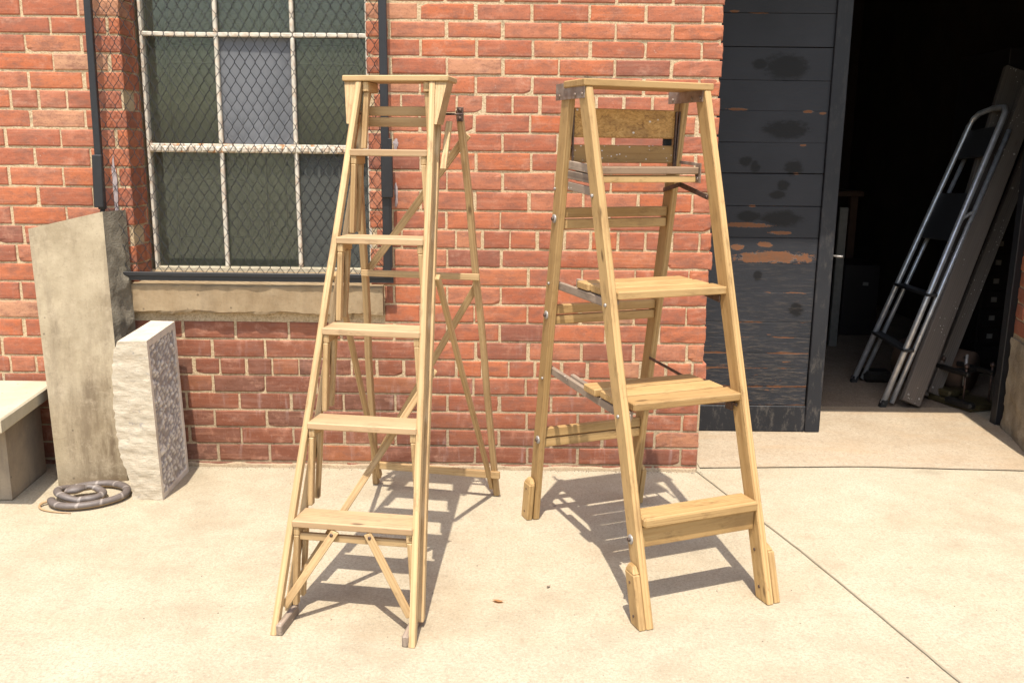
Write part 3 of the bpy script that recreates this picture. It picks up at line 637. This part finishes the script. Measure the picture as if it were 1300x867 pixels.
# arms carrying the platforms
def arm(p,q,h,mat,name='support_arm',w=.014):
    m=MB(); m.prism(p,q,(w,0,0),(0,0,h),.002,0,5,.0015); m.build(name,mat,K)
arm((-.184,.775,.573),(-.184,.205,.553),.026,M['grey']); arm((-.170,.62,.578),(-.170,.22,.560),.022,M['grey'])
arm((.186,.735,.592),(.186,.205,.562),.010,M['rustmetal'],'support_arm',.005)
arm((-.184,.755,.872),(-.184,.33,.868),.026,M['grey']); arm((-.168,.60,.889),(-.168,.33,.886),.040,M['grey'])
arm((.188,.60,.893),(.188,.33,.868),.024,M['rustmetal'],'support_arm',.005)
m=MB(); m.box((.183,.225,.538),(.188,.262,.572),.001); m.build('angle_bracket',M['rustmetal'],K)
# small seat and backrest
m=MB(); m.box((-.188,.470,1.241),(.180,.600,1.263),.003,0,8,0); m.build('seat',M['seatw'],K)
m=MB(); m.box((-.184,.474,1.216),(.172,.492,1.236),.002,0,8,0); m.build('seat_rail',gm,K)
m=MB(); m.box((-.184,.585,1.216),(.172,.600,1.236),.002,0,8,0); m.build('seat_rail',gm,K)
for z,w in ((1.262,.0),(1.232,-.006),(1.196,-.012)): arm((-.192,.645+w,z+.004),(-.190,.49+w,z-.006),.026,M['grey'],'seat_bracket',.010)
m=MB(); m.box((-.186,.622,1.350),(.186,.636,1.440),.004,0,8,0); m.build('backrest_slat',M['rough'],K,'rough splintered board')
m=MB(); m.box((-.190,.622,1.272),(.182,.636,1.328),.003,0,8,0); m.build('backrest_slat',M['bench_wood'],K)
for x0,x1 in ((-.190,-.190),(.178,.176),(.190,.182)):
    m=MB(); m.prism((x0,.617,1.436),(x1,.618,1.262),(.004,0,0),(0,.009,0),.0008); m.build('strap',M['rustmetal'],K)
m=MB(); m.box((.150,.640,1.322),(.180,.650,1.356),.001); m.build('hinge',M['rubber'],K)
m=MB(); m.prism((.187,.590,1.205),(.187,.425,1.172),(.005,0,0),(0,0,.016),.001); m.prism((.187,.590,1.205),(.187,.690,1.183),(.005,0,0),(0,0,.014),.001); m.disc((.184,.428,1.173),(-1,0,0),.006,.004,10); m.disc((.184,.588,1.205),(-1,0,0),.006,.004,10)
m.build('folding_arm',M['rustmetal'],K)
m=MB(); m.prism((.183,.480,1.275),(.183,.480,1.214),(.004,0,0),(0,.030,0),.0008); m.prism((.183,.590,1.276),(.183,.495,1.272),(.004,0,0),(0,0,.010),.0008); m.disc((.180,.480,1.228),(-1,0,0),.007,.004,10); m.build('seat_plate',M['steel'],K)
# rear rungs, each a pair of boards
for z0,z1 in ((1.061,1.129),(.738,.804),(.284,.354)):
    mid=(z0+z1)/2; w=F2(mid)+.012
    m=MB(); m.box((-.1925,w,mid+.002),(.1925,w+.022,z1),.003,0,5,0); m.build('rear_rung',gm,K)
    m=MB(); m.box((-.1925,w+.003,z0),(.1925,w+.022,mid-.003),.003,0,5,0); m.build('rear_rung',gm,K)
# bolts and washers on the outer left faces, small bolts on the right
def bolt(s,w,z,r=.006,wash=False):
    x=s*A1; m=MB()
    if wash: m.disc((x-s*.001,w,z),(s,0,0),.0145,.006,20,0); m.disc((x+s*.005,w,z),(s,0,0),.006,.006,10,1)
    else: m.disc((x-s*.001,w,z),(s,0,0),r,.006,12,0)
    m.build('bolt',[M['washer'],M['rustmetal']] if wash else M['washer'],K)
bolt(-1,.112,.228,wash=True)
for w,z in ((.213,.563),(.314,.871),(.421,1.18)): bolt(-1,w,z)
for w,z in ((.688,1.093),(.736,.769),(.789-.0,.315)): bolt(-1,w,z,wash=True)
for w,z in ((.687,1.189),(.721,.878),(.759,.545)): bolt(-1,w,z,.005)
for s,f in ((-1,F1),(1,F1),(-1,F2),(1,F2)):
    for z in (.03,.12):
        x=s*(A1+.0235); m=MB(); m.disc((x,f(z)+.03,z),(s,0,0),.004,.002,10); m.build('screw',M['rustmetal'],K)
for z in (.04,.145):
    m=MB(); m.disc((A1-T,F1(z)+.035,z),(-1,0,0),.005,.002,10); m.build('screw',M['rustmetal'],K)

# ------------------------------------------------------------------ leaning stone slab
def rough_quad(m,a,b,c,d,nu,nv,nrm,amp,mi=0,edge=0.0,fr=14):
    """grid between corners a(0,0) b(1,0) c(1,1) d(0,1) pushed along nrm"""
    a,b,c,d,nrm=V(a),V(b),V(c),V(d),V(nrm).normalized(); vs=[]
    for j in range(nv+1):
        for i in range(nu+1):
            u,v=i/nu,j/nv; P=a.lerp(b,u).lerp(d.lerp(c,u),v)
            e=min(u,1-u,v,1-v)*4; e=min(1,e)
            vs.append(P+nrm*(amp*noise.noise(P*fr)+amp*.5*noise.noise(P*fr*3.1))*(edge+(1-edge)*e))
    fs=[[j*(nu+1)+i,j*(nu+1)+i+1,(j+1)*(nu+1)+i+1,(j+1)*(nu+1)+i] for j in range(nv) for i in range(nu)]
    m.add(vs,fs,mi,None,True)
m=MB()
f0,f1=V((-1.772,-.245,0)),V((-1.528,-.182,0)); t0,t1=V((-1.858,-.12,.992)),V((-1.570,-.115,1.060)); bk=V((.012,.10,0))
ff=(f1-f0).cross(t0-f0).normalized()
rough_quad(m,f0,f1,t1,t0,20,60,ff,.003,0,0,9)
rough_quad(m,f1,f1+V((.036,.11,0)),t1+V((.045,.105,.0)),t1,12,60,V((1,-.3,0)),.018,1,0,16)
rough_quad(m,t0,t1,t1+V((.045,.105,0)),t0+bk,20,6,(0,0,1),.008,1,0,20)
rough_quad(m,f1+V((.036,.11,0)),f0+bk,t0+bk,t1+V((.045,.105,0)),8,20,(0,1,0),.004,1,0)
rough_quad(m,f0+bk,f0,t0,t0+bk,4,30,(-1,0,0),.004,1,0)
tag(m.build('concrete_slab',[M['slab'],M['slabedge']]),'tall stained concrete slab leaning against the brick wall left of the window','slab')

# pale carved stone block
m=MB(); z=.63
A=V((-1.428,-.375,0));B=V((-1.311,-.382,0));Cc=V((-1.325,-.062,0));D=V((-1.440,-.058,0))
A2=V((-1.412,-.440,z-.005));B2=V((-1.300,-.450,z));C2=V((-1.336,-.078,z));D2=V((-1.432,-.072,z))
# broken left face: bulging outline
vs=[];nu,nv=16,64
for j in range(nv+1):
    for i in range(nu+1):
        u,v=i/nu,j/nv; P=B.lerp(B2,v).lerp(A.lerp(A2,v),u)
        bulge=(math.sin(math.pi*min(1,max(0,(v-.12)/.86)))**.6)*.036*(u**1.2) if .12<v<.98 else 0
        P+=V((-bulge,0,0)); P+=V((0,-1,0))*(.003*noise.noise(V((P.x*9,0,P.z*30)))+.0035*noise.noise(P*60)+.002*noise.noise(P*110))*min(1,u*8)*min(1,(1-v)*12)
        P+=V((-1,0,0))*(.007*noise.noise(V((0,3,P.z*13)))+.006*noise.noise(V((0,3,P.z*44)))+.004*noise.noise(V((0,3,P.z*120))))*(u**3)
        vs.append(P)
fs=[[j*(nu+1)+i,(j+1)*(nu+1)+i,(j+1)*(nu+1)+i+1,j*(nu+1)+i+1] for j in range(nv) for i in range(nu)]
m.add(vs,fs,0,None,True); left=[vs[j*(nu+1)+nu] for j in range(nv+1)]
# left side going back
vs=[];n2=8
for j in range(nv+1):
    v=j/nv; q=D.lerp(D2,v)
    for i in range(n2+1): 
        P=left[j].lerp(q,i/n2); vs.append(P+V((-1,0,0))*.012*noise.noise(P*20)*math.sin(math.pi*i/n2))
m.add(vs,[[j*(n2+1)+i,(j+1)*(n2+1)+i,(j+1)*(n2+1)+i+1,j*(n2+1)+i+1] for j in range(nv) for i in range(n2)],0,None,True)
rough_quad(m,left[-1],vs[0] if 0 else B2,C2,D2,10,14,(0,0,1),.006,2,0,18)
rough_quad(m,Cc,D,D2,C2,6,10,(0,1,0),.004,0,0)
# carved right face with margin and diamond tooling
vs=[];gg=[];nu,nv=64,126; nr=V((1,.05,0))
for j in range(nv+1):
    for i in range(nu+1):
        u,v=i/nu,j/nv; P=B.lerp(Cc,u).lerp(B2.lerp(C2,u),v); s=u*.32; t_=v*.63
        d=0
        if .07<u<.93 and .035<v<.955:
            d=-.009+.0105*(abs(math.sin((s+t_*.55)*math.pi/.034+noise.noise(P*22)*1.6))*abs(math.sin((s*.6-t_)*math.pi/.027+noise.noise(P*19+V((4,4,4)))*1.6)))**.6*(.7+.9*noise.noise(P*40))
            d+=.003*noise.noise(P*60)
        else: d=.001*noise.noise(P*40)
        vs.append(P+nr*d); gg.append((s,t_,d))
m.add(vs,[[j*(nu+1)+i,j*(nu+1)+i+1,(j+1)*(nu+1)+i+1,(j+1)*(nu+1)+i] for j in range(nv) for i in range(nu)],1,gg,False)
k=N('patchy_limestone'); o=k.coord(); a=k.noise(k.scale(o,12,12,40),1,6,.7); f_=k.noise(o,130,4,.7); c=k.mix(k.maprange(a,.35,.65),(.46,.38,.275),(.62,.55,.43)); pt=k.noise(k.scale(o,26,26,34),1,5,.75); c=k.mix(k.maprange(pt,.60,.68,0,.65),c,(.27,.245,.25)); c=k.mix(k.maprange(f_,.56,.72,0,.35),c,(.30,.25,.2)); M['patchy']=k.fin(c,.9,k.bump(k.math('ADD',a,k.math('MULTIPLY',f_,.4)),.8,.006))
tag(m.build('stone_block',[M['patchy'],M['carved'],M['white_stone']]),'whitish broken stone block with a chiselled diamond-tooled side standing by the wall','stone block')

# concrete bench, cut by the left edge of the view
bn=empty('bench',(-2.2,-.3,0)); tag(bn,'low pale concrete slab bench at the left edge beside the tall slab','bench')
m=MB(); P=[(-2.9,-.530),(-1.790,-.555),(-1.850,-.10),(-1.862,-.02),(-2.9,-.02)]
def extr(m,P,z0,z1,c=.006,mi=0):
    n=len(P); cx=sum(p[0] for p in P)/n; cy=sum(p[1] for p in P)/n
    def ring(z,i): 
        out=[]
        for x,y in P:
            d=V((x-cx,y-cy)); d=d.normalized()*i; out.append((x-d.x,y-d.y,z))
        return out
    vs=ring(z0,c)+ring(z0+c,0)+ring(z1-c,0)+ring(z1,c); fs=[]
    for r in range(3): fs+=[[r*n+k,r*n+(k+1)%n,(r+1)*n+(k+1)%n,(r+1)*n+k] for k in range(n)]
    fs+=[[3*n+k for k in range(n)],list(range(n))[::-1]]; m.add(vs,fs,mi)
o=V((2.2,.3,0))
P=[(x+2.2,y+.3) for x,y in P]; extr(m,P,.312,.365); m.build('seat',M['benchc'],bn)
m=MB(); extr(m,[(-2.05+2.2,-.405+.3),(-1.868+2.2,-.402+.3),(-1.898+2.2,-.09+.3),(-2.05+2.2,-.09+.3)],0,.3115); m.build('leg',M['benchleg'],bn)
m=MB(); extr(m,[(-2.85+2.2,-.405+.3),(-2.67+2.2,-.402+.3),(-2.67+2.2,-.09+.3),(-2.85+2.2,-.09+.3)],0,.3115); m.build('leg',M['benchleg'],bn)

# coiled banded snake
m=MB(); cx,cy=-1.588,-.376; pts=[];rs=[]
n=110
for i in range(n+1):
    t_=i/n; a=R(-152)+R(360*1.80)*t_
    r0_=.121+.010*math.sin(a*2+.6)+.006*noise.noise(V((t_*9,0,0)))
    r=r0_ if t_<.50 else r0_-(r0_-.046)*min(1,(t_-.50)/.16)
    zz=.019 if t_<.46 else .019+.018*math.sin(math.pi*min(1,(t_-.46)/.16))
    if t_>.88: zz=.020+.014*min(1,(t_-.88)/.08)
    pts.append((cx+math.cos(a)*r*1.0,cy+math.sin(a)*r*.98,zz)); rs.append((.0150 if t_<.9 else .0150-.004*(t_-.9)/.1)*(1+.08*noise.noise(V((t_*14,3,0)))))
m.tube(pts,rs,14,0,True,V((0,0,1)),.85)
h=V(pts[-1]); d=(V(pts[-1])-V(pts[-3])).normalized()
m.tube([h-d*.005,h+d*.02,h+d*.04,h+d*.062,h+d*.072],[.015,.024,.027,.017,.005],12,0,True,V((0,0,1)),.6)
p=V(pts[0]); m2=[(p.x-.004,p.y+.01,.012),(p.x-.03,p.y-.005,.012),(p.x-.032,p.y-.035,.007),(p.x+.0,p.y-.062,.005),(p.x+.06,p.y-.078,.004),(p.x+.115,p.y-.082,.003)]
q=[]; 
for i in range(len(m2)-1):
    for s in range(5): q.append(V(m2[i]).lerp(V(m2[i+1]),s/5))
q.append(V(m2[-1])); q=[(q[max(i-2,0)]+q[i]*2+q[min(i+2,len(q)-1)])/4 for i in range(len(q))]
m.tube(q,[.006-.0045*i/len(q) for i in range(len(q))],8,1)
tag(m.build('coiled_snake',[M['snake'],M['tail']]),'coiled grey snake with pale bands on the concrete in front of the slab','snake')

# dry leaf and grit on the concrete
def bit(name,x,y,s,label,cat,mat):
    m=MB(); n=9; vs=[]
    for i in range(n):
        a=2*math.pi*i/n; r=s*(1+.5*noise.noise(V((i*3.1,x*7,y)))); vs.append((math.cos(a)*r*1.6,math.sin(a)*r*.6,.003+.004*abs(math.cos(a*1.5))))
    vs.append((0,0,.005)); m.add(vs,[[i,(i+1)%n,n] for i in range(n)]); m.add([(p[0],p[1],.0005) for p in vs[:n]],[list(range(n))[::-1]])
    o=m.build(name,mat); o.location=(x,y,0); o.rotation_euler=(0,0,x*5); return tag(o,label,cat)
bit('dry_leaf',-.033,-1.134,.010,'small dry orange leaf on the concrete right of the narrow ladder','leaf',M['leaf'])
bit('pebble',.12,-1.04,.005,'dark crumb on the concrete between the two wooden ladders','pebble',M['rustmetal'])

# loose grit swept against the wall
m=MB(); rr=random.Random(3)
for i in range(620):
    if i<430: x=rr.uniform(-1.28,.80); y=-abs(rr.gauss(.008,.012))-.006
    else: x=rr.uniform(-2.2,2.3); y=rr.uniform(-2.3,-.03)
    q=rr.uniform(.0010,.0032); a=rr.uniform(0,6.28)
    P=[V((x+q*math.cos(a+t*2.1)*rr.uniform(.7,1.4),y+q*math.sin(a+t*2.1)*rr.uniform(.7,1.4),.0)) for t in range(3)]; T_=V((x,y,q*rr.uniform(.6,1.2)))
    m.add(P+[T_],[[0,1,3],[1,2,3],[2,0,3]])
tag(m.build('grit',M['gritc']),kind='stuff')

# ------------------------------------------------------------------ inside the doorway
al=empty('aluminium_ladder',(1.957,1.007,0)); tag(al,'folded aluminium ladder with black treads leaning just inside the doorway','ladder')
n0,n1=V((0,0,.02)),V((.600,.290,1.485)); fr0,fr1=V((.039,.520,.02)),V((.585,.610,1.46))
def railtube(a,b,name='rail',r=.0125): 
    m=MB(); m.tube([a,a.lerp(b,.5),b],r,12); m.build(name,M['alu'],al)
m=MB(); top=[n0,n0.lerp(n1,.5),n1,n1+V((.016,.012,.040)),n1+V((.028,.045,.068)),n1.lerp(fr1,.5)+V((.036,0,.080)),fr1+V((.028,-.045,.068)),fr1+V((.016,-.012,.040)),fr1,fr0.lerp(fr1,.5),fr0]
m.tube(top,.0155,12); m.build('front_rail',M['alu'],al)
o1=V((.052,.012,0)); o2=V((.050,.012,-.05))
railtube(n0+o1,n1+o2,'rear_leg',.0125); railtube(fr0+o1,fr1+o2,'rear_leg',.0125)
for p in (n0,fr0,):
    m=MB(); m.prism(p+V((-.004,0,-.02)),p+V((.010,.004,.022)),(.034,0,0),(0,.034,0),.004); m.build('foot_cap',M['rubber'],al)
for t_ in (.19,.385):
    a=n0.lerp(n1,t_);b=fr0.lerp(fr1,t_); m=MB(); m.prism(a.lerp(b,-.04)+V((.012,0,0)),b.lerp(a,-.06)+V((.012,0,0)),(.058,.0,.0),(0,0,.016),.002); m.build('tread',M['tread'],al)
ax=(n1-n0).normalized()
for t_,ln in ((.66,.27),(.93,.17)):
    a=n0.lerp(n1,t_);b=fr0.lerp(fr1,t_); m=MB(); nrm=ax.cross((b-a).normalized()); m.prism(a.lerp(b,.06)+nrm*-.01,a.lerp(b,.94)+nrm*-.01,ax*ln,nrm*.016,.002); m.build('platform',M['tread'],al)
a=n0.lerp(n1,.66)
m=MB(); m.prism(a+V((-.01,-.012,-.02)),a+V((.05,-.012,.03)),(.02,0,.0),(0,.006,0),.001); m.build('brace',M['alu'],al); m=MB()
def plank(x0,y0,x1,y1,z1,w,label,zz=.01):
    m=MB(); p0=V((0,0,zz+.02)); p1=V((x1-x0,y1-y0,z1)); axx=(p1-p0).normalized(); side=axx.cross(V((0,1,0))).normalized(); dep=side.cross(axx)
    e=empty('plank',(x0,y0,0)); tag(e,label,'plank',)
    m.prism(p0,p1,side*w,dep*.035,.003,0,8,.001); m.build('board',M['darkpl'],e)
    for t_ in (.02,.75):
        for q in (-.3,.3): m=MB(); c_=p0.lerp(p1,t_)+side*w*q-dep*.0165; m.disc(c_,-dep,.006,.003,10); m.build('bolt_head',M['washer'],e)
plank(2.088,.985,2.79,1.43,1.75,.104,'wide weathered black plank leaning right beside the aluminium ladder')
plank(2.278,1.142,2.875,1.50,1.48,.068,'narrow black plank leaning right of the wide one',.02)
plank(2.20,1.16,2.735,1.56,1.765,.125,'tallest dark board leaning behind the top of the aluminium ladder',.02)
# lump of casting between ladder feet
m=MB(); m.box((2.05,1.5,.004),(2.22,1.62,.07),.02); tag(m.build('metal_casting',M['castiron']),'dark casting on the floor behind the aluminium ladder','casting')
# drawer cabinet with paper tags
cb=empty('drawer_cabinet',(2.62,2.0,0)); tag(cb,'dark drawer cabinet with a column of paper tags behind the leaning planks','cabinet')
m=MB(); m.box((.0,.012,.004),(.178,.6,1.9),.004); m.build('carcass',M['cab'],cb)
for i in range(14):
    z=.078+.111*i; m=MB(); m.box((.006,0,z),(.172,.012,z+.101),.002); d_=m.build('drawer',M['cab'],cb)
    
    if 1<=i<=6: m=MB(); m.box((.056,-.003,z+.036),(.090,-.0005,z+.066),.0005); m.build('tag',M['tagc'],d_)
cb.location=(2.80,1.75,0)
# press with columns and drum
ps=empty('bench_press',(2.43,1.08,0),R(-68)); tag(ps,'greasy small press with threaded columns on the floor beside the door frame','machine')
m=MB(); m.box((-.15,-.12,.004),(.14,.10,.035),.008); m.box((-.17,-.10,.036),(-.02,-.02,.075),.008); m.box((-.14,.0,.036),(-.05,.08,.06),.01); m.build('base',M['brass'],ps)
m=MB(); m.box((-.02,-.14,.02),(.15,-.09,.055),.012); m.build('foot',M['castiron'],ps)
for x,y in ((-.12,-.06),(.06,-.09),(-.10,.08),(.08,.07)):
    m=MB(); m.tube([(x,y,.03),(x,y,.245)],.006,10); m.tube([(x,y,.222),(x,y,.238)],.013,6,caps=True); m.build('column',M['rustmetal'],ps)
m=MB(); m.prism((-.16,-.07,.19),(.09,-.10,.19),(0,.03,0),(0,0,.025),.006); m.prism((-.14,.07,.19),(.10,.06,.19),(0,.03,0),(0,0,.025),.006); m.prism((-.02,-.10,.187),(-.01,.09,.187),(.03,0,0),(0,0,.025),.006); m.build('top_bridge',M['castiron'],ps)
m=MB(); m.tube([(-.02,-.005,.10),(-.02,-.005,.27)],.008,10); m.build('screw',M['washer'],ps)
m=MB(); m.tube([(2.30,1.62,.135),(2.55,1.30,.125)],.115,28); tag(m.build('paper_drum',M['roll']),'tan drum lying behind the small press','drum')
# things further back in the dark
part_o=MB(); part_o.box((2.18,2.5,.004),(2.235,2.53,.95),.003); tag(part_o.build('post',M['whitepost']),'old cream-painted post standing behind the edge of the door','post')
bx=empty('dark_cabinet',(2.55,2.9,0)); tag(bx,'squat black cabinet with a small bright latch at the back of the room','cabinet')
m=MB(); m.box((-.16,0,.004),(.10,.4,.52),.005); m.build('body',M['cab'],bx); m=MB(); m.box((-.02,-.006,.37),(.02,-.001,.395),.001); m.build('latch',M['washer'],bx)
wt=empty('work_table',(2.3,3.6,0)); tag(wt,'brown work table against the back wall of the dark room','table')
m=MB(); m.box((-.75,0,.97),(.45,.6,1.01),.004); m.build('tabletop',M['sheen'],wt)
for x in (-.70,.36):
    for y in (.03,.52): m=MB(); m.box((x,y,.004),(x+.06,y+.06,.97),.003); m.build('leg',M['sheen'],wt)

# ------------------------------------------------------------------ light
el,s_=R(68.9),V((.03,.385,0))
sun=bpy.data.lights.new('sun','SUN'); so=bpy.data.objects.new('sun',sun); col.objects.link(so)
d=V((s_.x,s_.y,-1)).normalized(); so.rotation_euler=d.to_track_quat('-Z','Y').to_euler(); so.location=(0,-3,6)
sun.energy=3.55; sun.angle=R(.55); sun.color=(1,.93,.82)
w=bpy.data.worlds.new('World'); sc.world=w; w.use_nodes=True; nt=w.node_tree; bg=nt.nodes['Background']; sk=nt.nodes.new('ShaderNodeTexSky'); sk.sky_type='NISHITA'; sk.sun_disc=False
sk.sun_elevation=el; sk.sun_rotation=math.atan2(-s_.x,-s_.y); sk.air_density=1.3; sk.dust_density=2.5; sk.ozone_density=.6
nt.links.new(sk.outputs[0],bg.inputs[0]); bg.inputs[1].default_value=.15

# ------------------------------------------------------------------ camera
cam=bpy.data.cameras.new('camera'); co=bpy.data.objects.new('camera',cam); col.objects.link(co); sc.camera=co
cam.lens=1150.6/1300*36; cam.sensor_width=36; cam.sensor_fit='HORIZONTAL'; cam.clip_end=1000; cam.clip_start=.05
p,r=.2106,.0114
fw=V((0,math.cos(p),-math.sin(p))); rt=V((1,0,0)); up=V((0,math.sin(p),math.cos(p)))
rt,up=rt*math.cos(r)+up*math.sin(r),up*math.cos(r)-rt*math.sin(r)
from mathutils import Matrix
mt=Matrix((rt,up,-fw)).transposed().to_4x4(); mt.translation=V((0,-3.6,1.3168)); co.matrix_world=mt
vs=sc.view_settings; vs.view_transform='Standard'; vs.look='None'; vs.exposure=.87
sc.cycles.caustics_reflective=False; sc.cycles.caustics_refractive=False; vs.gamma=1; vs.use_curve_mapping=False
sc.render.resolution_x=1024; sc.render.resolution_y=682
